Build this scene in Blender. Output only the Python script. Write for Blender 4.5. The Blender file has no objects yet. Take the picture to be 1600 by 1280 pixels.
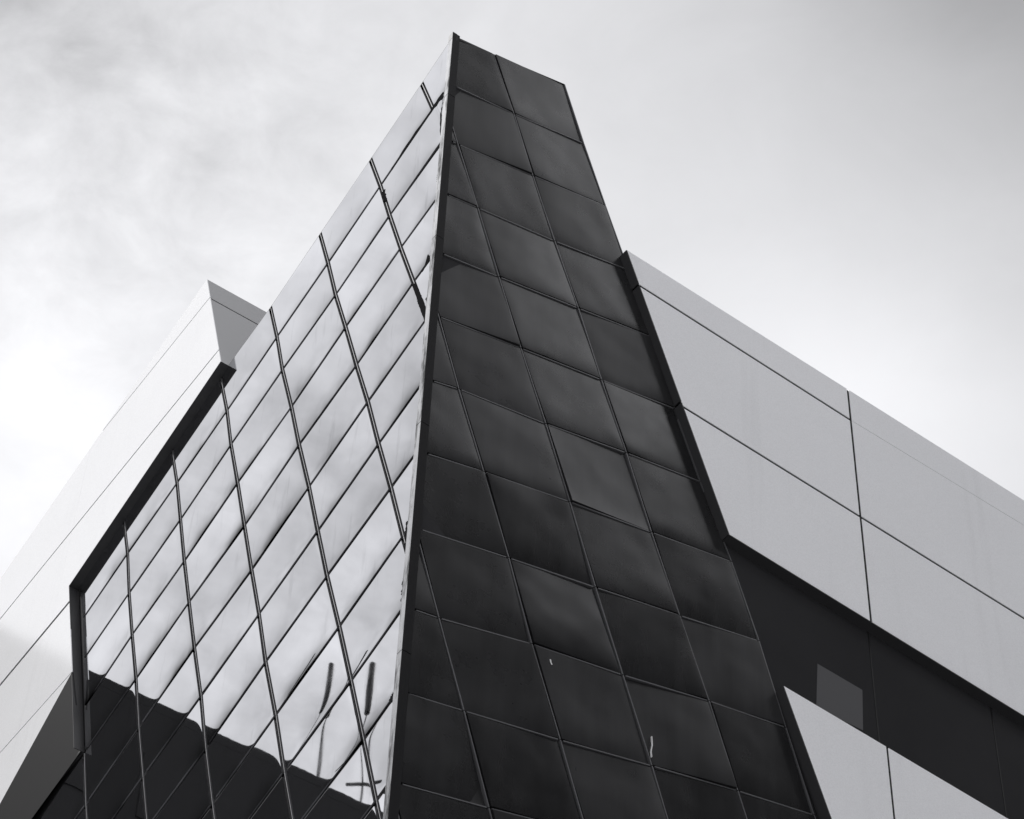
import bpy, bmesh, math, random
from mathutils import Vector, Matrix, noise
random.seed(7)
R = math.radians
S = bpy.context.scene
COL = S.collection

# ------------------------------------------------------------------ camera
FPX = 4100.0                                   # focal length in photo pixels (1600 wide)
CAM = Vector((0, 0, 1.6))
zc = Vector((160, 3640, -FPX)).normalized()    # world up, seen from the camera
fc = Vector((0, 0, -1)); yc = (fc - zc * fc.dot(zc)).normalized(); xc = yc.cross(zc)
ROT = Matrix((xc, yc, zc))                     # camera axes -> world axes
cd = bpy.data.cameras.new('camera'); cam = bpy.data.objects.new('camera', cd); COL.objects.link(cam)
cd.sensor_width = 36; cd.lens = 36 * FPX / 1600; cd.clip_end = 5000; cd.clip_start = 0.1
cam.matrix_world = Matrix.Translation(CAM) @ ROT.to_4x4()
S.camera = cam

# ------------------------------------------------------------------ light
SUN_AZ, SUN_EL = R(-172), R(44)
sd = bpy.data.lights.new('sun', 'SUN'); sun = bpy.data.objects.new('sun', sd); COL.objects.link(sun)
sd.energy = 3.2; sd.angle = R(6); sd.color = (1.0, 0.985, 0.96)
sdir = Vector((math.cos(SUN_AZ) * math.cos(SUN_EL), math.sin(SUN_AZ) * math.cos(SUN_EL), math.sin(SUN_EL)))
sun.rotation_euler = sdir.to_track_quat('Z', 'Y').to_euler()
sun.location = (-30, -20, 60)
S.view_settings.view_transform = 'Standard'; S.view_settings.look = 'None'
S.view_settings.exposure = 0; S.view_settings.gamma = 1

def pray(x, y):
    return (ROT @ Vector(((x - 800) / FPX, -(y - 640) / FPX, -1))).normalized()

w = bpy.data.worlds.new('World'); S.world = w; w.use_nodes = True
nt = w.node_tree; N = nt.nodes; L = nt.links; N.clear()
def nd(t, **k):
    n = N.new(t)
    for a, b in k.items(): setattr(n, a, b)
    return n
def math_(op, a, b=None, c=None, clamp=False):
    n = nd('ShaderNodeMath', operation=op, use_clamp=clamp)
    for i, v in enumerate((a, b, c)):
        if v is None: continue
        if isinstance(v, (int, float)): n.inputs[i].default_value = v
        else: L.new(v, n.inputs[i])
    return n.outputs[0]
tc = nd('ShaderNodeTexCoord'); DIR = tc.outputs['Generated']
def lobe(v, width):                            # 1 towards v, falling off with the angle
    n = nd('ShaderNodeVectorMath', operation='DOT_PRODUCT'); L.new(DIR, n.inputs[0]); n.inputs[1].default_value = v
    a = math_('SUBTRACT', 1.0, n.outputs['Value'])
    return math_('EXPONENT', math_('MULTIPLY', a, -1.0 / (width * width / 2)))
def noise_(scale, detail, rough, stretch=(1, 1, 1), off=(0, 0, 0), dist=0.0):
    m = nd('ShaderNodeMapping'); L.new(DIR, m.inputs[0]); m.inputs['Scale'].default_value = stretch; m.inputs['Location'].default_value = off
    n = nd('ShaderNodeTexNoise'); n.inputs['Scale'].default_value = scale; n.inputs['Detail'].default_value = detail
    n.inputs['Roughness'].default_value = rough; n.inputs['Distortion'].default_value = dist; L.new(m.outputs[0], n.inputs[0])
    return n.outputs['Fac']
sky = nd('ShaderNodeTexSky', sky_type='NISHITA'); sky.sun_disc = False
sky.sun_elevation = SUN_EL; sky.sun_rotation = R(90) - SUN_AZ
bw = nd('ShaderNodeRGBToBW'); L.new(sky.outputs[0], bw.inputs[0])
big = noise_(4.2, 3, 0.5, (1, 1, 1.6), (3.1, 0.4, 1.0), 0.4)
mid = noise_(11, 7, 0.6, (1, 1, 1.5), (0.3, 2.4, 0.0), 0.5)
base = math_('ADD', 9.15, math_('MULTIPLY', math_('SUBTRACT', big, 0.5), 2.4))
leftsky = Vector((-0.78, 0.26, 0.62)).normalized()         # broken cloud stands over the lane to the left
amp = math_('ADD', 1.2, math_('MULTIPLY', lobe(leftsky, 0.5), 5.0))
fine = noise_(27, 6, 0.6, (1, 1, 1.6), (5.3, 1.4, 2.0), 0.3)
famp = math_('ADD', math_('MULTIPLY', lobe(leftsky, 0.55), 8.5), math_('MULTIPLY', lobe(pray(230, 260), 0.10), 4.4))
base = math_('ADD', base, math_('MULTIPLY', math_('SUBTRACT', fine, 0.5), famp))
base = math_('ADD', base, math_('MULTIPLY', math_('SUBTRACT', mid, 0.5), amp))
base = math_('SUBTRACT', base, math_('MULTIPLY', lobe(leftsky, 0.5), 0.7))
base = math_('SUBTRACT', base, math_('MULTIPLY', lobe(pray(1850, -380), 0.185), 6.2))
base = math_('SUBTRACT', base, math_('MULTIPLY', lobe(pray(-60, -330), 0.09), 5.2))
base = math_('ADD', base, math_('MULTIPLY', lobe(pray(120, 680), 0.075), 1.6))
base = math_('ADD', base, math_('MULTIPLY', lobe(pray(1350, 620), 0.06), 1.6))
ep_, eq_ = Vector((math.cos(R(34)), math.sin(R(34)), 0)), Vector((math.cos(R(124)), math.sin(R(124)), 0))
backsky = (ep_ * 28 - eq_ * 36 + Vector((0, 0, 56))).normalized()         # bright sky lobe added behind the camera to put sheen on the dark face
base = math_('ADD', base, math_('MULTIPLY', lobe(backsky, 0.12), 20.0))
base = math_('MAXIMUM', base, 2.5)
mixv = math_('ADD', math_('MULTIPLY', base, 0.94), math_('MULTIPLY', bw.outputs[0], 0.06))
tint = nd('ShaderNodeVectorMath', operation='SCALE'); tint.inputs[0].default_value = (0.968, 0.971, 1.0); L.new(mixv, tint.inputs['Scale'])
bg = nd('ShaderNodeBackground'); bg.inputs['Strength'].default_value = 0.1; L.new(tint.outputs[0], bg.inputs[0])
out = nd('ShaderNodeOutputWorld'); L.new(bg.outputs[0], out.inputs[0])

# ------------------------------------------------------------------ building frame: p along the dark face, q along the mirror face, z up
AZL, AZR = R(-146), R(-56)
NL = Vector((math.cos(AZL), math.sin(AZL), 0)); NR = Vector((math.cos(AZR), math.sin(AZR), 0))
EP, EQ = -NL, -NR
b = pray(658, 666); PC = Vector((b.x, b.y, 0)) * (22 / math.hypot(b.x, b.y))
LOC = Matrix.Translation(PC) @ Matrix((( EP.x, EQ.x, 0, 0), (EP.y, EQ.y, 0, 0), (0, 0, 1, 0), (0, 0, 0, 1)))
def onL(x, y, off=0.0):                        # photo pixel -> (q, z) on the plane p = -off
    d = pray(x, y); t = (off + (PC - CAM).dot(NL)) / d.dot(NL); v = CAM + d * t - PC
    return (v.dot(EQ), (CAM + d * t).z)
def onR(x, y, off=0.0):                        # photo pixel -> (p, z) on the plane q = -off
    d = pray(x, y); t = (off + (PC - CAM).dot(NR)) / d.dot(NR); v = CAM + d * t - PC
    return (v.dot(EP), (CAM + d * t).z)
def L3(a, depth): return Vector((depth, a[0], a[1]))    # mirror-face point, depth inward
def R3(a, depth): return Vector((a[0], depth, a[1]))

# ------------------------------------------------------------------ materials
def mat(name, col, rough=0.5, metal=0.0, spec=0.5, build=None):
    m = bpy.data.materials.new(name); m.use_nodes = True
    bs = m.node_tree.nodes['Principled BSDF']
    bs.inputs['Base Color'].default_value = (*col, 1); bs.inputs['Roughness'].default_value = rough
    bs.inputs['Metallic'].default_value = metal; bs.inputs['Specular IOR Level'].default_value = spec
    if build: build(m.node_tree, bs)
    return m
class G:                                       # small helper for material node graphs
    def __init__(s, nt): s.n = nt.nodes; s.l = nt.links; s.tc = s.n.new('ShaderNodeTexCoord')
    def m(s, op, a, b=None, c=None, clamp=False):
        n = s.n.new('ShaderNodeMath'); n.operation = op; n.use_clamp = clamp
        for i, v in enumerate((a, b, c)):
            if v is None: continue
            if isinstance(v, (int, float)): n.inputs[i].default_value = v
            else: s.l.new(v, n.inputs[i])
        return n.outputs[0]
    def noise(s, src, scale, detail=3, rough=0.5, stretch=(1, 1, 1), dist=0.0):
        mp = s.n.new('ShaderNodeMapping'); s.l.new(src, mp.inputs[0]); mp.inputs['Scale'].default_value = stretch
        n = s.n.new('ShaderNodeTexNoise'); n.inputs['Scale'].default_value = scale; n.inputs['Detail'].default_value = detail
        n.inputs['Roughness'].default_value = rough; n.inputs['Distortion'].default_value = dist; s.l.new(mp.outputs[0], n.inputs[0])
        return n.outputs['Fac']
    def scale(s, col, fac):
        v = s.n.new('ShaderNodeVectorMath'); v.operation = 'SCALE'; v.inputs[0].default_value = col; s.l.new(fac, v.inputs['Scale'])
        return v.outputs[0]
    def bump(s, h, dist, strength=1.0, normal=None):
        bn = s.n.new('ShaderNodeBump'); bn.inputs['Distance'].default_value = dist; bn.inputs['Strength'].default_value = strength
        s.l.new(h, bn.inputs['Height'])
        if normal: s.l.new(normal, bn.inputs['Normal'])
        return bn.outputs[0]

def pillow(g, kb, kt, ks, wd):
    """height over one cladding panel from its own uv (metres): pressed edges, strongest along the bottom."""
    sep = g.n.new('ShaderNodeSeparateXYZ'); g.l.new(g.tc.outputs['UV'], sep.inputs[0])
    u, v = sep.outputs[0], sep.outputs[1]
    def edge(d, k, wdt): return g.m('MULTIPLY', g.m('EXPONENT', g.m('MULTIPLY', d, -1.0 / wdt)), -k)
    h = edge(v, kt, wd * .8)
    h = g.m('ADD', h, edge(g.m('SUBTRACT', 1.17, v), kb, wd * 1.5))
    h = g.m('ADD', h, edge(u, ks, wd * .7))
    h = g.m('ADD', h, edge(g.m('SUBTRACT', 1.33, u), ks, wd * .7))
    return h

def b_mirror(nt, bs):
    g = G(nt); o = g.tc.outputs['Object']
    oi = g.n.new('ShaderNodeObjectInfo')
    rnd = oi.outputs['Random']
    tone = g.m('ADD', 0.66, g.m('MULTIPLY', rnd, 0.18))
    film = g.noise(o, 1.1, 5, 0.6, (1, 1, 0.5))
    tone = g.m('MULTIPLY', tone, g.m('ADD', 0.93, g.m('MULTIPLY', film, 0.14)))
    runs = g.noise(o, 5.0, 4, 0.6, (1, 1, 0.12))              # rain streaks run straight down
    runs = g.m('MULTIPLY', g.m('SUBTRACT', runs, 0.60, clamp=True), 0.9)
    tone = g.m('SUBTRACT', tone, runs)
    sep = g.n.new('ShaderNodeSeparateXYZ'); g.l.new(g.tc.outputs['UV'], sep.inputs[0])
    dz = g.m('SUBTRACT', 1.22, sep.outputs[1])                # grime gathers along the lower joint in uneven patches
    gr_ = g.m('EXPONENT', g.m('MULTIPLY', dz, -1.0 / .20)); pat = g.noise(o, 0.8, 3, 0.55)
    tone = g.m('SUBTRACT', tone, g.m('MULTIPLY', g.m('MULTIPLY', gr_, g.m('MULTIPLY', g.m('SUBTRACT', pat, 0.38, clamp=True), 3.2)), 0.80))
    g.l.new(g.scale((0.965, 0.97, 1.0), tone), bs.inputs['Base Color'])
    rg = g.m('ADD', 0.006, g.m('MULTIPLY', g.noise(o, 2.3, 4, 0.6), 0.022)); g.l.new(rg, bs.inputs['Roughness'])
    h = pillow(g, 0.0005, 0.0002, 0.00005, 0.055)
    wv = g.noise(o, 0.9, 2, 0.45)
    h = g.m('ADD', h, g.m('MULTIPLY', wv, 0.00018))
    wv2 = g.noise(o, 3.2, 1, 0.4, (1, 1, 0.25))
    h = g.m('ADD', h, g.m('MULTIPLY', wv2, 0.00016))
    g.l.new(g.bump(h, 1.0), bs.inputs['Normal'])
M_MIRROR = mat('mirror_steel', (.74, .74, .77), 0.05, 1.0, build=b_mirror)

def b_dark(nt, bs):
    g = G(nt); o = g.tc.outputs['Object']
    oi = g.n.new('ShaderNodeObjectInfo'); rnd = oi.outputs['Random']
    n1 = g.noise(o, 0.32, 3, 0.5)
    tone = g.m('ADD', 0.014, g.m('MULTIPLY', g.m('POWER', n1, 3.0), 0.03))
    tone = g.m('MULTIPLY', tone, g.m('ADD', 0.75, g.m('MULTIPLY', rnd, 0.5)))
    runs = g.noise(o, 4.0, 4, 0.6, (1, 1, 0.1)); tone = g.m('MULTIPLY', tone, g.m('ADD', 0.3, g.m('MULTIPLY', runs, 1.4)))
    g.l.new(g.scale((0.95, 0.95, 1.0), tone), bs.inputs['Base Color'])
    rg = g.m('ADD', g.m('ADD', 0.12, g.m('MULTIPLY', rnd, 0.11)), g.m('MULTIPLY', g.noise(o, 1.4, 4, 0.6), 0.20)); g.l.new(rg, bs.inputs['Roughness'])
    h = pillow(g, 0.007, 0.001, 0.003, 0.10)
    h = g.m('ADD', h, g.m('MULTIPLY', g.noise(o, 0.6, 2, 0.4), 0.05))
    g.l.new(g.bump(h, 1.0), bs.inputs['Normal'])
M_DARK = mat('dark_steel', (.02, .02, .022), 0.4, 0.0, 0.31, build=b_dark)

def b_white(nt, bs, lift=0.0):
    g = G(nt); o = g.tc.outputs['Object']
    oi = g.n.new('ShaderNodeObjectInfo'); rnd = oi.outputs['Random']
    n1 = g.noise(o, 0.5, 5, 0.6); n2 = g.noise(o, 45, 3, 0.7); runs = g.noise(o, 3.0, 4, 0.6, (1, 1, 0.06))
    t = g.m('ADD', 0.76 + lift, g.m('MULTIPLY', n1, 0.08)); t = g.m('ADD', t, g.m('MULTIPLY', g.m('SUBTRACT', n2, .5), 0.26))
    t = g.m('ADD', t, g.m('MULTIPLY', rnd, 0.02)); t = g.m('SUBTRACT', t, g.m('MULTIPLY', g.m('SUBTRACT', runs, 0.58, clamp=True), 0.25))
    g.l.new(g.scale((0.972, 0.977, 1.0), t), bs.inputs['Base Color'])
    h = g.m('MULTIPLY', g.noise(o, 0.7, 2, 0.4), 0.004)
    h = g.m('ADD', h, g.m('MULTIPLY', g.noise(o, 70, 2, .5), 0.0003))
    g.l.new(g.bump(h, 1.0), bs.inputs['Normal'])
M_WHITE = mat('white_panel', (.75, .755, .77), 0.12, 0.0, 1.0, build=b_white)
M_WHITE_R = mat('white_panel_matt', (.75, .755, .77), 0.5, 0.0, 0.4, build=lambda nt, bs: b_white(nt, bs, 0.06))

def b_trim(nt, bs):
    g = G(nt); o = g.tc.outputs['Object']
    t = g.m('ADD', 0.009, g.m('MULTIPLY', g.noise(o, 3, 4, 0.6), 0.010))
    g.l.new(g.scale((0.95, 0.95, 1.0), t), bs.inputs['Base Color'])
M_TRIM = mat('dark_trim', (.022, .022, .024), 0.5, 0.0, 0.2, build=b_trim)
M_CAP = mat('weathered_cap', (.12, .12, .125), 0.4, 0.3)
M_JOINT = mat('joint_backing', (.03, .03, .032), 0.8, 0.0, 0.1)  # even dark colour of the backing behind panels and open joints
M_BEAD = mat('steel_bead', (.22, .22, .23), 0.4, 0.4)
M_DBEAD = mat('dull_bead', (.11, .11, .118), 0.4, 0.4)
M_GBEAD = mat('worn_bead', (.11, .11, .116), 0.4, 0.2)
def b_flash(nt, bs):
    g = G(nt); o = g.tc.outputs['Object']
    st = g.noise(o, 9, 5, 0.7, (1, 1, 0.15)); st2 = g.noise(o, 2.2, 4, 0.6)
    t = g.m('SUBTRACT', 0.44, g.m('MULTIPLY', g.m('SUBTRACT', st, 0.47, clamp=True), 2.4)); t = g.m('MULTIPLY', t, g.m('ADD', .7, g.m('MULTIPLY', st2, .5)))
    g.l.new(g.scale((0.965, 0.97, 1.0), t), bs.inputs['Base Color'])
M_FLASH = mat('stained_flashing', (.7, .7, .72), 0.22, 0.9, build=b_flash)
def b_glass(nt, bs):
    g = G(nt); o = g.tc.outputs['Object']
    t = g.m('ADD', 0.028, g.m('MULTIPLY', g.noise(o, 0.6, 3, 0.5), 0.014))
    g.l.new(g.scale((0.95, 0.95, 1.0), t), bs.inputs['Base Color'])
M_GLASS = mat('smoked_glass', (.012, .012, .013), 0.06, 0.0, 0.10, build=b_glass)
M_REFLECT = mat('painted_reflection', (.09, .09, .094), 0.6, 0.0, 0.1)  # reflection in the glass put in as a paler colour
M_RETURN_SHADE = mat('shaded_return', (.40, .402, .41), 0.5, 0.0, 0.3)  # white cladding with the end face's shade put into a darker grey
M_REVEAL = mat('reveal_lining', (.036, .036, .038), 0.55, 0.0, 0.3)
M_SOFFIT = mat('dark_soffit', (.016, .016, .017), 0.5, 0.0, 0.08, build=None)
M_STREAK = mat('white_deposit', (.75, .75, .75), 0.8)
def b_ground(nt, bs):
    g = G(nt); o = g.tc.outputs['Object']
    t = g.m('ADD', 0.28, g.m('MULTIPLY', g.noise(o, 0.6, 8, 0.7), 0.14))
    br = g.n.new('ShaderNodeTexBrick'); g.l.new(o, br.inputs[0]); br.inputs['Scale'].default_value = 1.0
    br.inputs['Color1'].default_value = (1, 1, 1, 1); br.inputs['Color2'].default_value = (.86, .86, .86, 1); br.inputs['Mortar'].default_value = (.5, .5, .5, 1)
    br.inputs['Mortar Size'].default_value = 0.012
    t = g.m('MULTIPLY', t, br.outputs[0]); g.l.new(g.scale((0.98, 0.98, 1.0), t), bs.inputs['Base Color'])
M_GROUND = mat('plaza_paving', (.17, .17, .17), 0.8, build=b_ground)
M_FAR = mat('dark_facade', (.017, .017, .018), 0.6, 0.0, 0.15)
M_FARG = mat('dark_window', (.019, .019, .02), 0.4, 0.0, 0.1)
M_FLDARK = mat('dark_flashing', (.014, .014, .015), 0.5, 0.0, 0.07)
M_SEAL = mat('black_sealant', (.014, .014, .015), 0.95, 0.0, 0.0)

# ------------------------------------------------------------------ object helpers
def empty(name, label, cat, group=None, kind=None, loc=None):
    o = bpy.data.objects.new(name, None); COL.objects.link(o)
    o.matrix_world = loc if loc is not None else LOC
    o['label'] = label; o['category'] = cat
    if group: o['group'] = group
    if kind: o['kind'] = kind
    return o
def finish(name, bm, m, parent=None, smooth=False, mats=None):
    me = bpy.data.meshes.new(name); bmesh.ops.recalc_face_normals(bm, faces=bm.faces); bm.to_mesh(me); bm.free()
    for mm in (mats or [m]): me.materials.append(mm)
    o = bpy.data.objects.new(name, me); COL.objects.link(o)
    if parent is not None: o.parent = parent
    return o
def prism(bm, poly, d0, d1, to3, uvf=None, mi=0):
    """closed solid: 2-D polygon on a facade between depths d0 (front) and d1 (back)"""
    f = [bm.verts.new(to3(a, d0)) for a in poly]; k = [bm.verts.new(to3(a, d1)) for a in poly]
    ff = bm.faces.new(f); fs = [ff, bm.faces.new(list(reversed(k)))]
    n = len(poly)
    for i in range(n): fs.append(bm.faces.new((f[i], k[i], k[(i + 1) % n], f[(i + 1) % n])))
    for q in fs: q.material_index = mi
    if uvf:
        uv = bm.loops.layers.uv.verify()
        for fc_ in fs:
            for l in fc_.loops:
                i = f.index(l.vert) if l.vert in f else k.index(l.vert)
                l[uv].uv = uvf(poly[i])
    return ff
def solid(name, poly, d0, d1, to3, m, parent, uvf=None, bevel=0.0):
    bm = bmesh.new(); prism(bm, poly, d0, d1, to3, uvf)
    o = finish(name, bm, m, parent)
    if bevel:
        md = o.modifiers.new('bevel', 'BEVEL'); md.width = bevel; md.segments = 2; md.limit_method = 'ANGLE'
    return o
def clip(poly, a, b):
    """keep the part of poly to the left of a->b"""
    def sd_(p): return (b[0] - a[0]) * (p[1] - a[1]) - (b[1] - a[1]) * (p[0] - a[0])
    outp = []
    for i in range(len(poly)):
        p, q = poly[i], poly[(i + 1) % len(poly)]; sp, sq = sd_(p), sd_(q)
        if sp >= 0: outp.append(p)
        if (sp > 0 > sq) or (sp < 0 < sq):
            t = sp / (sp - sq); outp.append((p[0] + (q[0] - p[0]) * t, p[1] + (q[1] - p[1]) * t))
    return outp
def strip(p, q, w_):
    """thin rectangle of width w_ around the segment p-q"""
    dx, dy = q[0] - p[0], q[1] - p[1]; l = math.hypot(dx, dy); nx, ny = -dy / l * w_ / 2, dx / l * w_ / 2
    return [(p[0] + nx, p[1] + ny), (q[0] + nx, q[1] + ny), (q[0] - nx, q[1] - ny), (p[0] - nx, p[1] - ny)]
def lerp(a, b, t): return (a[0] + (b[0] - a[0]) * t, a[1] + (b[1] - a[1]) * t)
def lineat(a, b, x):                            # height of the line a-b at abscissa x
    return a[1] + (b[1] - a[1]) * (x - a[0]) / (b[0] - a[0])
def xatz(a, b, z): return a[0] + (b[0] - a[0]) * (z - a[1]) / (b[1] - a[1])

# ------------------------------------------------------------------ ground
bm = bmesh.new(); bmesh.ops.create_grid(bm, x_segments=8, y_segments=8, size=1500)
gr = finish('ground', bm, M_GROUND); gr['kind'] = 'structure'; gr['label'] = 'grey paved plaza ground around the office building'

# ------------------------------------------------------------------ facade grids (metres, fitted to the tilted panel grid)
HL = ((70.9032, -1.8427, 124.279), (-112.8415, 33.3427, 913.1783), (-0.0082, -0.0279, 1.0))
import numpy as np
def fit_grid(pts, to):
    A = []; B = []; C2 = []
    for i, j, x, y in pts:
        a = to(x, y); A.append((1, i, j)); B.append(a[0]); C2.append(a[1])
    A = np.array(A, float)
    ca = np.linalg.lstsq(A, np.array(B), rcond=None)[0]; cb = np.linalg.lstsq(A, np.array(C2), rcond=None)[0]
    return lambda i, j: (ca[0] + ca[1] * i + ca[2] * j, cb[0] + cb[1] * i + cb[2] * j)
LP = [(7,0,658.8,130.6),(7,1,676.6,170.3),(6,0,578.8,249),(6,1,594.4,290.6),(6,2,608.8,336.9),(6,3,626,387.5),(6,4,646,441),(6,5,667,497),
 (5,0,500,365.6),(5,1,512.5,411),(5,2,524.4,461),(5,3,540,511.5),(5,4,557.2,571),(5,5,574.8,628),(5,6,591.4,693.8),(5,7,610.7,762.5),(5,8,629.6,838),
 (4,0,422.5,480.6),(4,1,432.8,526.6),(4,2,441.3,578),(4,3,455.3,636),(4,4,467.2,695.3),(4,5,482.8,761),(4,6,496.5,830),(4,7,511,900.3),(4,8,530,979.4),(4,9,548.4,1064.4),(4,10,567.8,1156.6),(4,11,587.5,1251.9),
 (3,1,354.7,642),(3,2,361,695),(3,3,371.3,754.7),(3,4,382,822),(3,5,393,891),(3,6,404.7,959.7),(3,7,415,1034.7),(3,8,430.6,1117.5),(3,9,443.8,1206.6),
 (2,1,276.6,754.7),(2,2,282,812),(2,3,288,877),(2,4,295.3,941),(2,5,303.8,1012.8),(2,6,314,1087.8),(2,7,321,1170.6),(2,8,331.3,1256.6),
 (1,1,199.4,865),(1,2,201.6,926.9),(1,3,206.5,992),(1,4,212.5,1061),(1,5,216.5,1137.8),(1,6,222.8,1214.4),
 (0,1,127.5,970),(0,2,129,1033),(0,3,129.5,1108),(0,4,131,1177),(0,5,133.4,1258)]
DP = [(1,0,771,85),(1,1,803,178),(1,2,832.8,275),(1,3,867,377),(1,4,903.8,481.9),(1,5,940,593.8),(1,6,979,708),(1,7,1018,832),(1,8,1062,962),(1,9,1108,1095.6),(1,10,1153,1236),
 (0,2,715.6,225.6),(0,3,746.9,325),(0,4,779.7,432.8),(0,5,814,544.4),(0,6,853,662.5),(0,7,890.6,784.4),(0,8,930.6,918),(0,9,973.4,1055),(0,10,1018.8,1197),
 (-1,6,717,608),(-1,7,756,737.5),(-1,8,795,872),(-1,9,831,1006.6),(-1,10,875.6,1156.6),(-2,9,686,966),(-2,10,725,1111),(-2,11,764,1262.8),
 (2,0,882,132),(2,3,982,422),(2,4,1017,526.6),(2,5,1054.7,639),(2,6,1095,753),(2,7,1143,878),(2,8,1186,1002),(2,9,1228,1137),(2,10,1272,1274)]
def refine(grid, pts, to):
    """small residual of each measured node, so joints wander by a centimetre or two as on the real facade"""
    res = {}
    for i, j, x, y in pts:
        a = to(x, y); g = grid(i, j); res[(i, j)] = (a[0] - g[0], a[1] - g[1])
    ms = {}
    for i in set(k[0] for k in res):
        v = [res[k] for k in res if k[0] == i]; ms[i] = (sum(x[0] for x in v) / len(v), sum(x[1] for x in v) / len(v))
    def f(i, j):
        g = grid(i, j); r = res.get((i, j), ms.get(i, (0, 0))); return (g[0] + r[0], g[1] + r[1])
    return f
GL_ = refine(fit_grid(LP, onL), LP, onL); GD_ = refine(fit_grid(DP, onR), DP, onR)
print('left cell', GL_(4, 4), GL_(5, 4), GL_(4, 5), 'dark', GD_(1, 4), GD_(2, 4), GD_(1, 5))

# ------------------------------------------------------------------ the corner tower
tower = empty('corner_tower', 'tall pointed corner tower with tilted grid of mirror steel and near-black panels', 'building')
FL, FR = 0.075, 0.10                             # corner flashing widths
topL = [GL_(7, 0), GL_(4, 0)]; z0 = lineat(topL[0], topL[1], 0)
topR = [GD_(1, 0), GD_(2, 0)]
# dark core behind the panels, closed at the top and back
def qz(q): return lineat(topL[0], topL[1], q)
coreL = [(0.02, 0), (14, 0), (14, qz(14) - .08), (0.02, qz(0.02) - .08)]
solid('side_wall', coreL, 0.045, 0.6, L3, M_JOINT, tower)
rb0 = GD_(2, 0); rb1 = GD_(2, 10); bx = xatz(rb0, rb1, 0)
coreR = [(0.62, 0), (bx - .02, 0), (rb0[0] - .02, rb0[1] - .02), (0.62, lineat(topR[0], topR[1], .62) - .03)]
solid('side_wall', coreR, 0.045, 0.6, R3, M_JOINT, tower)
solid('side_wall', [(0.05, 0), (.61, 0), (.61, lineat(topR[0], topR[1], .61) - .2), (.05, lineat(topR[0], topR[1], .05) - .2)], 0.045, 0.3, R3, M_JOINT, tower)

def cells(G_, irange, jrange, gi, gj, clipper, keep):
    """grid cells inset by half the joint widths"""
    for i in irange:
        for j in jrange:
            if not keep(i, j): continue
            k_ = 2 if (G_ is GL_ and i == 6 and j == 1) else 1
            a, b_, c, d = G_(i, j), G_(i + k_, j), G_(i + k_, j + 1), G_(i, j + 1)
            li = math.dist(a, b_); lj = math.dist(a, d); u = gi / 2 / li; v = gj / 2 / lj
            def P(s, t): return lerp(lerp(a, b_, s), lerp(d, c, s), t)
            vt = 0.004 if j == 0 else v
            poly = [P(u, vt), P(1 - u, vt), P(1 - u, 1 - v), P(u, 1 - v)]
            poly = clipper(poly)
            if len(poly) < 3: continue
            ei = ((b_[0] - a[0]) / li, (b_[1] - a[1]) / li); ej = ((d[0] - a[0]) / lj, (d[1] - a[1]) / lj)
            det = ei[0] * ej[1] - ei[1] * ej[0]
            def uvf(p, a=a, ei=ei, ej=ej, det=det):
                x, y = p[0] - a[0], p[1] - a[1]
                return ((x * ej[1] - y * ej[0]) / det, (ei[0] * y - ei[1] * x) / det)
            yield i, j, poly, uvf
def tilt_solid(name, poly, d0, d1, to3, m, parent, uvf, amp, bevel):
    """panel whose front sits a hair out of true"""
    cx = sum(p[0] for p in poly) / len(poly); cz = sum(p[1] for p in poly) / len(poly)
    tx, tz = random.gauss(0, amp), random.gauss(0, amp)
    bm = bmesh.new()
    f = [bm.verts.new(to3(a, d0 + (a[0] - cx) * tx + (a[1] - cz) * tz)) for a in poly]; k = [bm.verts.new(to3(a, d1)) for a in poly]
    fs = [bm.faces.new(f), bm.faces.new(list(reversed(k)))]; n = len(poly)
    for i in range(n): fs.append(bm.faces.new((f[i], k[i], k[(i + 1) % n], f[(i + 1) % n])))
    uv = bm.loops.layers.uv.verify()
    for fc_ in fs:
        for l in fc_.loops:
            i = f.index(l.vert) if l.vert in f else k.index(l.vert); l[uv].uv = uvf(poly[i])
    return finish(name, bm, m, parent)

# mirror face: columns 0..7 between the wing and the corner, one column below the wing
def keepL(i, j):
    if i >= 7 and j > 0: return False
    a = GL_(i, j); c = GL_(i + 1, j + 1)
    if i < 0 and j < 4: return False
    return c[1] > 17.5 and a[0] > 0.1 and a[0] < 11.4
def clipL(poly): return clip(poly, (FL + .004, 0), (FL + .004, 50)[::1]) if False else [p for p in clip(poly, (FL + .004, 50), (FL + .004, 0))]
nL = 0
for i, j, poly, uvf in cells(GL_, range(-2, 9), range(0, 14), .088, .084, clipL, keepL):
    tilt_solid('mirror_panel', poly, 0.0, .03, L3, M_MIRROR, tower, uvf, .0014, 0); nL += 1
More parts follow.
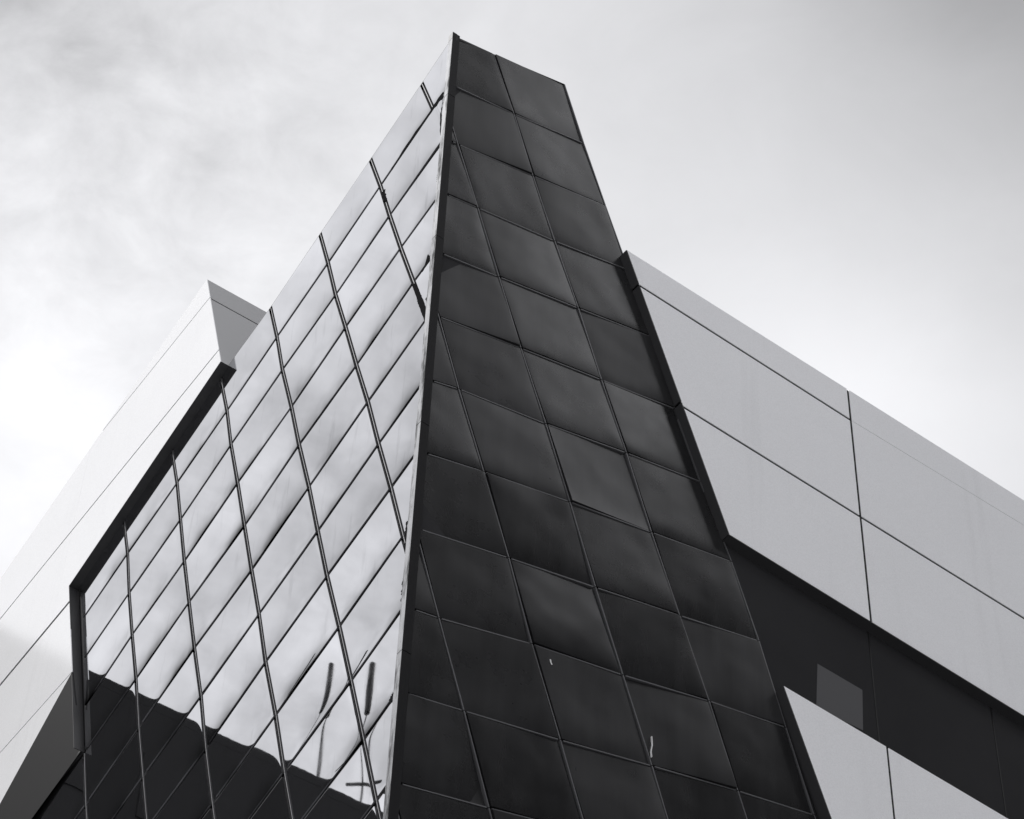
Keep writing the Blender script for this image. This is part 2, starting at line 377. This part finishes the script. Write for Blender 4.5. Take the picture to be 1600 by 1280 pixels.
# vertical mullion beads and the seam beads
def seg_clip(a, b_, xmin):
    if a[0] < xmin and b_[0] < xmin: return None
    if a[0] < xmin or b_[0] < xmin:
        t = (xmin - a[0]) / (b_[0] - a[0]); m_ = lerp(a, b_, t)
        return (m_, b_) if a[0] < xmin else (a, m_)
    return a, b_
for i in range(-1, 8):
    segs = []
    for j in range(0, 14):
        if not (keepL(i, j) or keepL(i - 1, j)) or (i == 7 and j > 0) or (i <= 0 and j < 4): continue
        s_ = seg_clip(GL_(i, j), GL_(i, j + 1), FL + .01)
        if s_: segs.append(s_)
    if segs:
        bm = bmesh.new()
        for a, b_ in segs: prism(bm, strip(a, lerp(a, b_, .992), .009), .006, .05, L3)
        finish('mullion', bm, M_BEAD, tower)
for j in range(1, 14):
    segs = []
    for i in range(-2, 9):
        if not (keepL(i, j) or keepL(i, j - 1)): continue
        a, b_ = GL_(i, j), GL_(i + 1, j)
        s_ = seg_clip(lerp(a, b_, .05), lerp(a, b_, .95), FL + .01)
        if s_: segs.append(s_)
    if segs:
        bm = bmesh.new()
        for a, b_ in segs: prism(bm, strip(a, b_, .012), .018, .05, L3)
        finish('rail', bm, M_DBEAD, tower)

# dark face
def keepD(i, j):
    c = GD_(i + 1, j + 1); a = GD_(i, j)
    return c[0] > FR + .02 and a[1] > 19
def clipD(poly): return clip(poly, (FR + .004, 0 + 50), (FR + .004, 0))
nD = 0
for i, j, poly, uvf in cells(GD_, range(-5, 2), range(0, 14), .055, .045, clipD, keepD):
    tilt_solid('dark_panel', poly, 0.0, .03, R3, M_DARK, tower, uvf, .016, 0); nD += 1
for i in range(-4, 3):
    bm = bmesh.new(); k = 0
    for j in range(0, 14):
        if not (keepD(i, j) or keepD(i - 1, j)): continue
        a, b_ = GD_(i, j), GD_(i, j + 1)
        s_ = seg_clip(a, b_, FR + .01)
        if s_: prism(bm, strip(s_[0], lerp(s_[0], s_[1], .99), .017), -.004, .05, R3); k += 1
    if k: finish('mullion', bm, M_GBEAD, tower)
    else: bm.free()
for j in range(1, 14):
    bm = bmesh.new(); k = 0
    for i in range(-5, 2):
        if not (keepD(i, j) or keepD(i, j - 1)): continue
        a, b_ = GD_(i, j), GD_(i + 1, j)
        s_ = seg_clip(lerp(a, b_, .03), lerp(a, b_, .97), FR + .04)
        if s_: prism(bm, strip(*s_, .015), -.004, .05, R3); k += 1
    if k: finish('rail', bm, M_GBEAD, tower)
    else: bm.free()
print('panels', nL, nD)

# corner flashing in lengths
ztop = onR(706, 52)[1]
zj = [ztop] + [onR(*p)[1] for p in ((697, 147), (685, 372), (657, 661), (632, 1020))] + [18.2, 14, 9, 4, 0]
for k in range(len(zj) - 1):
    za, zb = zj[k] - (.012 if k else 0), zj[k + 1]
    bm = bmesh.new()
    prism(bm, [(-.03, zb), (FL, zb), (FL, za), (-.03, za)], -.03, .045, L3, mi=0)
    prism(bm, [(.0452, zb), (FR, zb), (FR, za), (.0452, za)], -.03, .05, R3, mi=1)
    bm2 = bm
    # front skin of the dark flange, returning round the arris
    prism(bm2, [(-.0285, zb), (.0452, zb), (.0452, za), (-.0285, za)], -.0335, -.0302, R3, mi=1)
    o = finish('corner_flashing', bm2, None, tower, mats=[M_FLASH, M_FLDARK])
solid('post_cap', [(-.031, ztop - .16), (FL + .002, ztop - .16), (FL + .002, ztop + .003), (-.031, ztop + .003)], -.032, .05, L3, M_CAP, tower)
# edge capping along the two sloping tops
bm = bmesh.new()
nodes = [GL_(i, 0) for i in range(8, 2, -1)]; nodes[0] = (FL + .005, xatz((nodes[0][1], nodes[0][0]), (nodes[1][1], nodes[1][0]), FL + .005))
for a, b_ in zip(nodes, nodes[1:]): prism(bm, strip((a[0], a[1] + .003), (b_[0], b_[1] + .003), .020), .002, .62, L3)
finish('roof_edge', bm, M_TRIM, tower)
solid('roof_edge', strip((FR + .01, lineat(topR[0], topR[1], FR + .01) + .006), (rb0[0], rb0[1] + .006), .012), .002, .62, R3, M_TRIM, tower)

# ------------------------------------------------------------------ white wing on the right
TR_ = .15
wr = empty('office_wing', 'grey-white panelled office wing with a dark window band, right of the black tower face', 'building', 'panelled wings of the office building')
def r_(x, y): return onR(x, y, TR_)
top = (r_(980, 391), r_(1600, 782)); s1 = (r_(1004, 449), r_(1331, 657.5)); s1b = (r_(1331, 657.5), r_(1600, 821))
s2 = (r_(1066.5, 635), r_(1600, 966)); bot = (r_(1140, 835), r_(1600, 1118)); ltop = (r_(1225, 1072), r_(1600, 1294))
rk = (r_(980, 391), r_(1140, 835)); lrk = (r_(1225, 1072), r_(1300, 1280))
J = 7.36; PE = 24.0
rows = [(top, s1, 0, .024), (s1, s2, .024, .024), (s2, bot, .024, 0)]
def rowpoly(up, lo, gu, gl, x0, x1):
    """band between two near-level lines, from x0 (or the raked edge when None) to x1"""
    zu = lambda x: lineat(*up, x) - gu; zl = lambda x: lineat(*lo, x) + gl
    if x0 is None:
        # intersect the raked edge with both lines
        def meet(zf):
            x = rk[0][0]
            for _ in range(20): x = xatz(rk[0], rk[1], zf(x))
            return x
        a, c = meet(zl), meet(zu); return [(a, zl(a)), (x1, zl(x1)), (x1, zu(x1)), (c, zu(c))]
    return [(x0, zl(x0)), (x1, zl(x1)), (x1, zu(x1)), (x0, zu(x0))]
cols = [(None, J - .022), (J + .022, 11.5), (11.54, 15.7), (15.74, 19.9), (19.94, PE)]
for up, lo, gu, gl in rows:
    for c0, c1 in cols:
        u2, l2, gu2, gl2 = up, lo, gu, gl
        if c0 is not None:
            if lo is s1: l2, gl2 = s1b, .004
            if up is s1: u2, gu2 = s1b, .004
        solid('cladding_panel', rowpoly(u2, l2, gu2, gl2, c0, c1), -TR_, -TR_ + .015, R3, M_WHITE_R, wr, bevel=.003)
# lower band
def lowpoly(x0, x1, zlo):
    zu = lambda x: lineat(*ltop, x)
    if x0 is None:
        a = xatz(lrk[0], lrk[1], zlo); return [(a, zlo), (x1, zlo), (x1, zu(x1)), (lrk[0][0], zu(lrk[0][0]))]
    return [(x0, zlo), (x1, zlo), (x1, zu(x1)), (x0, zu(x0))]
for c0, c1 in [(None, 7.40)] + [(7.44, 11.5)] + cols[2:]:
    solid('cladding_panel', lowpoly(c0, c1, 22.42), -TR_, -TR_ + .015, R3, M_WHITE_R, wr, bevel=.003)
for k, (zb, zt) in enumerate(((20.3, 22.38), (15.6, 17.8), (13.5, 15.56))):
    for c0, c1 in ((8.6, 11.5),) + tuple(cols[2:]):
        solid('cladding_panel', [(c0, zb), (c1, zb), (c1, zt), (c0, zt)], -TR_, -TR_ + .015, R3, M_WHITE_R, wr, bevel=.003)
# dark liner behind the open joints, and the structure
def bodytop(x): return lineat(*top, x) - .008
def bx_(z, o_=.0): return xatz(rk[0], rk[1], z) + o_
poly = [(bx_(26.9, .06), lineat(*bot, bx_(26.9)) + .03), (PE, lineat(*bot, PE) + .03), (PE, bodytop(PE)), (bx_(31.6, .06), bodytop(3.2) )]
solid('joint_liner', poly, -TR_ + .016, .02, R3, M_JOINT, wr)
lz = lambda x: lineat(*ltop, x) - .03
solid('joint_liner', [(xatz(*lrk, 13) , 13), (PE, 13), (PE, lz(PE)), (lrk[0][0] + .05, lz(lrk[0][0]))], -TR_ + .016, .02, R3, M_JOINT, wr)
bd = [(xatz(rb0, rb1, 0) + .03, 0), (PE, 0), (PE, bodytop(PE)), (xatz(rb0, rb1, 31.5) + .03, bodytop(3.0))]
solid('wing_body', bd, .05, 9.0, R3, M_JOINT, wr)
bm = bmesh.new()
prism(bm, [(3.3, 31.3), (PE, 30.6), (PE, 30.9), (3.2, 31.6)], .3, 8.9, R3); finish('roof', bm, M_TRIM, wr)
# raked dark returns of both white bands
def ret(p, q, d0, d1, wd, nm='edge_trim'):
    dx, dy = q[0] - p[0], q[1] - p[1]; l = math.hypot(dx, dy); nx, ny = dy / l * wd, -dx / l * wd
    if nx > 0: nx, ny = -nx, -ny
    return solid(nm, [(p[0] + nx, p[1] + ny), (p[0] - .0005, p[1]), (q[0] - .0005, q[1]), (q[0] + nx, q[1] + ny)], d0, d1, R3, M_REVEAL, wr)
pm = [rk[0], (r_(1003.5, 448.5)), (r_(1066, 634.5)), rk[1]]
for a, b_ in ((rk[0], lerp(rk[0], rk[1], .126)), (lerp(rk[0], rk[1], .133), lerp(rk[0], rk[1], .55)), (lerp(rk[0], rk[1], .557), rk[1])):
    ret(a, b_, -TR_ + .002, .035, .018)
ret(lrk[0], (xatz(*lrk, 19.0), 19.0), -TR_ + .002, .035, .018)
# underside of the white band
zb = lambda x: lineat(*bot, x)
solid('soffit', [(rk[1][0], zb(rk[1][0]) - .014), (PE, zb(PE) - .014), (PE, zb(PE) - .002), (rk[1][0], zb(rk[1][0]) - .002)], -TR_ + .004, .03, R3, M_REVEAL, wr)
# smoked glass band
gx = [onR(1367, 1075)[0], onR(1562, 1190)[0]]
gp = gx[1] - gx[0]
ex = [None] + gx + [gx[1] + gp, gx[1] + 2 * gp, gx[1] + 3 * gp, PE]
for k in range(len(ex) - 1):
    x1 = ex[k + 1] - .012
    zt = lambda x: zb(x) + .02
    zl2 = lambda x: lineat(*ltop, x) - .04
    if ex[k] is None:
        a = xatz(rb0, rb1, 24.5) + .035; c = xatz(rb0, rb1, 27.0) + .035
        poly = [(a, zl2(a)), (x1, zl2(x1)), (x1, zt(x1)), (c, zt(c))]
    else:
        x0 = ex[k] + .012; poly = [(x0, zl2(x0)), (x1, zl2(x1)), (x1, zt(x1)), (x0, zt(x0))]
    pane = solid('window_pane', poly, .022, .04, R3, M_GLASS, wr)
    if k == 0:
        bl = [onR(1279, 1036), onR(1349, 1077), onR(1350, 1140), onR(1277, 1105)]
        s = solid('reflection_patch', bl, .0195, .0215, R3, M_REFLECT, pane)  # flat patch standing in for a pale reflection on the pane
for x in gx + ex[3:-1]:
    solid('window_bar', [(x - .011, lineat(*ltop, x) - .03), (x + .011, lineat(*ltop, x) - .03), (x + .011, zb(x) - .02), (x - .011, zb(x) - .02)], .016, .04, R3, M_TRIM, wr)
for zt_, zb_ in ((20.25, 17.85),):
    solid('window_pane', [(7.6, zb_), (PE, zb_), (PE, zt_), (7.2, zt_)], .022, .04, R3, M_GLASS, wr)

# ------------------------------------------------------------------ white wing on the left
TL_ = .15
wl = empty('office_wing', 'bright white panelled office wing with a slanted end, left of the mirror tower face', 'building', 'panelled wings of the office building')
def l_(x, y): return onL(x, y, TL_)
ap = l_(323.4, 436.4); sA = l_(327.3, 465.6); sB = l_(341.9, 546.6); en = l_(344.8, 564.5); cr = l_(107.5, 915.6); jb = l_(112.5, 1050); js = l_(114.7, 1169)
sky0 = l_(0, 905); fold1 = l_(0, 1256); low1 = l_(18.8, 1280)
rowl = [(sA, l_(165, 667.5)), (sB, l_(136, 800)), (l_(110, 938.5), l_(0, 1070.6)), (l_(112.5, 1050), l_(48.4, 1122))]
print('wingL', ap, sA, sB, en, cr, jb, js, sky0, fold1, low1, rowl)
QE = 19.0; V1 = (l_(136, 719)[0] + l_(48.4, 1124)[0]) / 2
def ext(a, b_, x): return (x, lineat(a, b_, x))
top1 = ext(ap, sky0, QE); fo2 = ext(jb, fold1, QE)
# white outline (q decreasing to the right): apex, raked end, sloping lower edge, jamb, fold
outline = [ap, en, cr, jb, fo2, top1]
def convex_rows():
    """cut the outline into rows along the level seams and into columns at V1"""
    pieces = []
    # split the non-convex outline at the jamb corner cr by the level seam 3
    ya = rowl
    def above(poly, ln, g): return clip(poly, (0, lineat(*ln, 0) + g), (30, lineat(*ln, 30) + g))
    def below(poly, ln, g): return clip(poly, (30, lineat(*ln, 30) - g), (0, lineat(*ln, 0) - g))
    up = [ap, en, cr, ext(*rowl[2], xatz(cr, jb, lineat(*rowl[2], 10))), ext(*rowl[2], QE), top1]
    j3 = up[3]
    lo = [j3, jb, fo2, ext(*rowl[2], QE)]
    g1, g2, g3 = .014, .019, .036
    rowsP = [above(up, ya[0], g1), below(above(up, ya[1], g2), ya[0], g1), None, None, None]
    r3 = below(above(up, ya[2], g3), ya[1], g2)
    return rowsP[0], rowsP[1], r3, below(above(lo, ya[3], .014), ya[2], g3), below(lo, ya[3], .014)
for k, poly in enumerate(convex_rows()):
    if not poly or len(poly) < 3: continue
    for side in (0, 1, 2):
        pl = poly
        edges = [V1, 14.6]
        if side > 0: pl = clip(pl, (edges[side - 1] + .0012, 50), (edges[side - 1] + .0012, 0))
        if side < 2: pl = clip(pl, (edges[side] - .0012, 0), (edges[side] - .0012, 50))
        if len(pl) < 3: continue
        solid('cladding_panel', pl, -TL_, -TL_ + .015, L3, M_WHITE, wl)
# liner and body: extrude a slightly smaller outline inward
def inset(poly, k):
    cx = sum(p[0] for p in poly) / len(poly); cz = sum(p[1] for p in poly) / len(poly)
    return [(p[0] + (cx - p[0]) * k, p[1] + (cz - p[1]) * k) for p in poly]
o2 = [(ap[0] + .05, ap[1] - .06), (en[0] + .03, en[1] + .02), (cr[0] + .03, cr[1] + .03), (jb[0] + .03, jb[1]), (fo2[0], fo2[1] + .1), (top1[0], top1[1] - .06)]
solid('joint_liner', o2, -TL_ + .016, -.004, L3, M_JOINT, wl)
solid('wing_body', [(ap[0] + .05, ap[1] - .06), (en[0] + .03, en[1] + .02), (en[0] + .03, 20), (QE, 20), (top1[0], top1[1] - .06)], .65, 7, L3, M_JOINT, wl)
# slanted end face, two white panels darkened to painted shade, running back
def endface(a, b_, dep0, dep1, th, gap=0):
    """slab whose visible side passes through the raked line a-b_ and runs back along p"""
    dx, dy = b_[0] - a[0], b_[1] - a[1]; l = math.hypot(dx, dy); nx, ny = -dy / l * th, dx / l * th
    if nx < 0: nx, ny = -nx, -ny
    return [a, b_, (b_[0] + nx, b_[1] + ny), (a[0] + nx, a[1] + ny)]
# top of the end face drops slightly as it runs back
bm = bmesh.new()
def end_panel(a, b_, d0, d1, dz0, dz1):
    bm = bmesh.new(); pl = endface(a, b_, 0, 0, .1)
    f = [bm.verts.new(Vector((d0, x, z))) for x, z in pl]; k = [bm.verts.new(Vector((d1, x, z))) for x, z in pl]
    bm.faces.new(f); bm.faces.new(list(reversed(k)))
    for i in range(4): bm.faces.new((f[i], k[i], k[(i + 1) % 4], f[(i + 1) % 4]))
    return finish('end_panel', bm, M_RETURN_SHADE, wl)
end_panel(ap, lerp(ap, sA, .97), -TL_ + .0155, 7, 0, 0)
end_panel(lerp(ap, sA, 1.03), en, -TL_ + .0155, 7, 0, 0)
bm = bmesh.new()
# dark reveal lining the stepped opening round the mirror panels
def lining(p, q, d0, d1, wd, side, nm='reveal'):
    dx, dy = q[0] - p[0], q[1] - p[1]; l = math.hypot(dx, dy); nx, ny = dy / l * wd * side, -dx / l * wd * side
    return solid(nm, [(p[0] + nx, p[1] + ny), (p[0], p[1]), (q[0], q[1]), (q[0] + nx, q[1] + ny)], d0, d1, L3, M_REVEAL, wl)
lining((en[0] - .0, en[1] - .002), (cr[0], cr[1] - .002), -TL_ + .003, .028, .02, -1)
lining((cr[0] - .002, cr[1] - .02), (js[0] - .002, js[1]), -TL_ + .003, .028, .012, 1)
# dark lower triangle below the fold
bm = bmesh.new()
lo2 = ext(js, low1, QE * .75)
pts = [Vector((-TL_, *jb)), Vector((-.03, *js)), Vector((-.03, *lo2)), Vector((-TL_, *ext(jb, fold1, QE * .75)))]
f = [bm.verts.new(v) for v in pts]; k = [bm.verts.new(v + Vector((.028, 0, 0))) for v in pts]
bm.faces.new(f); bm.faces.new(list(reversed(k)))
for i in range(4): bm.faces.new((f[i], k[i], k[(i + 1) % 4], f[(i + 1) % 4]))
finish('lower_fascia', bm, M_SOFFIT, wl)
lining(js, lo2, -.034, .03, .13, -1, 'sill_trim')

# ------------------------------------------------------------------ what the mirror face reflects: dark block across the lane, with aerials on its roof
fb = empty('dark_block', 'tall dark office block seen only as a black reflection low in the mirror panels', 'building')
QB = 26.3; ZB = 45.0
B3 = lambda a, d: Vector((a[0], QB + d, a[1]))
solid('wall', [(-46, 0), (-2.5, 0), (-2.5, ZB - .3), (-46, ZB - .3)], 0, 18, B3, M_FAR, fb)
solid('parapet', [(-46.1, ZB - .3), (-2.4, ZB - .3), (-2.4, ZB), (-46.1, ZB)], -.003, 18.1, B3, M_FAR, fb)
for k in range(9):
    for n_ in range(5):
        x = -6 - k * 4.4; z = ZB - 3.6 - n_ * 3.4
        solid('window', [(x - 1.5, z), (x + 1.5, z), (x + 1.5, z + 1.9), (x - 1.5, z + 1.9)], -.03, .05, B3, M_FARG, fb)
bb = empty('unseen_block', 'added black block, unseen behind the camera, darkening the dark panels and window glass', 'building')
QT = -36.0; ZT = 79.0  # block put in behind the camera to darken reflections on dark face and glass
T3 = lambda a, d: Vector((a[0], QT - d, a[1]))
solid('wall', [(22, 0), (54, 0), (54, ZT - .4), (22, ZT - .4)], 0, 16, T3, M_FAR, bb)  # main body of the added unseen block
solid('parapet', [(21.9, ZT - .4), (54.1, ZT - .4), (54.1, ZT), (21.9, ZT)], -.003, 16.1, T3, M_FAR, bb)  # top edge of the added unseen block
solid('unseen_core', [(17, 0), (25.5, 0), (25.5, 104), (17, 104)], -1.5, 9, T3, M_FAR, bb)  # added taller part, darkens what the panels near the corner reflect
for k in range(6):
    for n_ in range(6):
        x = 28.5 + k * 4.4; z = ZT - 4 - n_ * 3.6
        solid('window', [(x - 1.5, z), (x + 1.5, z), (x + 1.5, z + 1.9), (x - 1.5, z + 1.9)], -.03, .05, T3, M_FARG, bb)  # window on the added unseen block
def mast(x, zt, arms, label):
    bm = bmesh.new()
    def rod(a, b_, r):
        v = b_ - a; m_ = Matrix.Translation((a + b_) / 2) @ v.to_track_quat('Z', 'Y').to_matrix().to_4x4()
        bmesh.ops.create_cone(bm, cap_ends=True, segments=10, radius1=r, radius2=r * .8, depth=v.length, matrix=m_)
    rod(Vector((x, QB + .3, ZB - .1)), Vector((x, QB + .3, zt - 1.75)), .035)
    rod(Vector((x, QB + .3, zt - 1.8)), Vector((x, QB + .3, zt)), .11)
    for (z, dx, dz) in arms: rod(Vector((x - dx, QB + .3, z - dz)), Vector((x + dx, QB + .3, z + dz)), .055)
    o = finish('roof_mast', bm, M_FAR); o.matrix_world = LOC
    o['label'] = label; o['category'] = 'aerial mast'
mast(-13.8, 49.2, [], 'thin dark roof mast, the shorter wavering streak reflected in the mirror panels')
mast(-15.2, 50.1, [(45.9, .5, -.28)], 'thin dark roof mast with one slanted arm, reflected nearest the tower corner')

# ------------------------------------------------------------------ small marks on the dark face
def streak(pts, wd):
    bm = bmesh.new()
    for a, b_ in zip(pts, pts[1:]): prism(bm, strip(a, b_, wd), -.022, -.001, R3)
    finish('white_streak', bm, M_STREAK, tower)
streak([onR(858.5, 1032), onR(859, 1036), onR(861, 1040)], .016)
streak([onR(1017, 1152), onR(1018, 1165), onR(1016, 1175), onR(1017, 1184)], .009)

# black sealant smeared along the corner and the worst joints of the mirror face
def smear(pts, w0, w1, rough=.35):
    a = [onL(*p) for p in pts]; segs = 14; left, right = [], []
    for k in range(segs + 1):
        t = k / segs * (len(a) - 1); i = min(int(t), len(a) - 2); p = lerp(a[i], a[i + 1], t - i)
        dx, dz = a[i + 1][0] - a[i][0], a[i + 1][1] - a[i][1]; l = math.hypot(dx, dz); nx, nz = -dz / l, dx / l
        ww = (w0 + (w1 - w0) * k / segs) / 2; wa = ww * (1 + random.uniform(-rough, rough)); wb_ = ww * (1 + random.uniform(-rough, rough))
        left.append((p[0] + nx * wa, p[1] + nz * wa)); right.append((p[0] - nx * wb_, p[1] - nz * wb_))
    bm = bmesh.new(); y0, y1 = -.004, .006
    for k in range(segs):
        prism(bm, [left[k], left[k + 1], right[k + 1], right[k]], y0, y1, L3)
    bmesh.ops.remove_doubles(bm, verts=bm.verts, dist=1e-5)
    finish('sealant_smear', bm, M_SEAL, tower)
smear([(693, 147), (676, 171), (640, 222), (612, 265)], .15, .06)
smear([(647, 444), (655, 466)], .07, .08, .2); smear([(655, 466), (666.5, 497)], .10, .10, .1)
smear([(692, 160), (689, 182), (689, 218)], .03, .04, .8); smear([(689, 223), (683, 236)], .06, .05, .6)
smear([(685, 270), (683, 284)], .04, .02, .8)
smear([(666, 407), (671, 403)], .16, .05, .6); smear([(672, 404), (659, 424)], .07, .05)
smear([(598, 300), (603, 314)], .09, .04, .5)
smear([(666, 466), (668, 473)], .03, .02)
smear([(636, 815), (634, 860)], .03, .05, .8); smear([(632, 902), (629, 940)], .08, .05, .7)
smear([(616, 1086), (609, 1097)], .12, .09, .3)
smear([(604, 1231), (599, 1240)], .10, .06, .5)
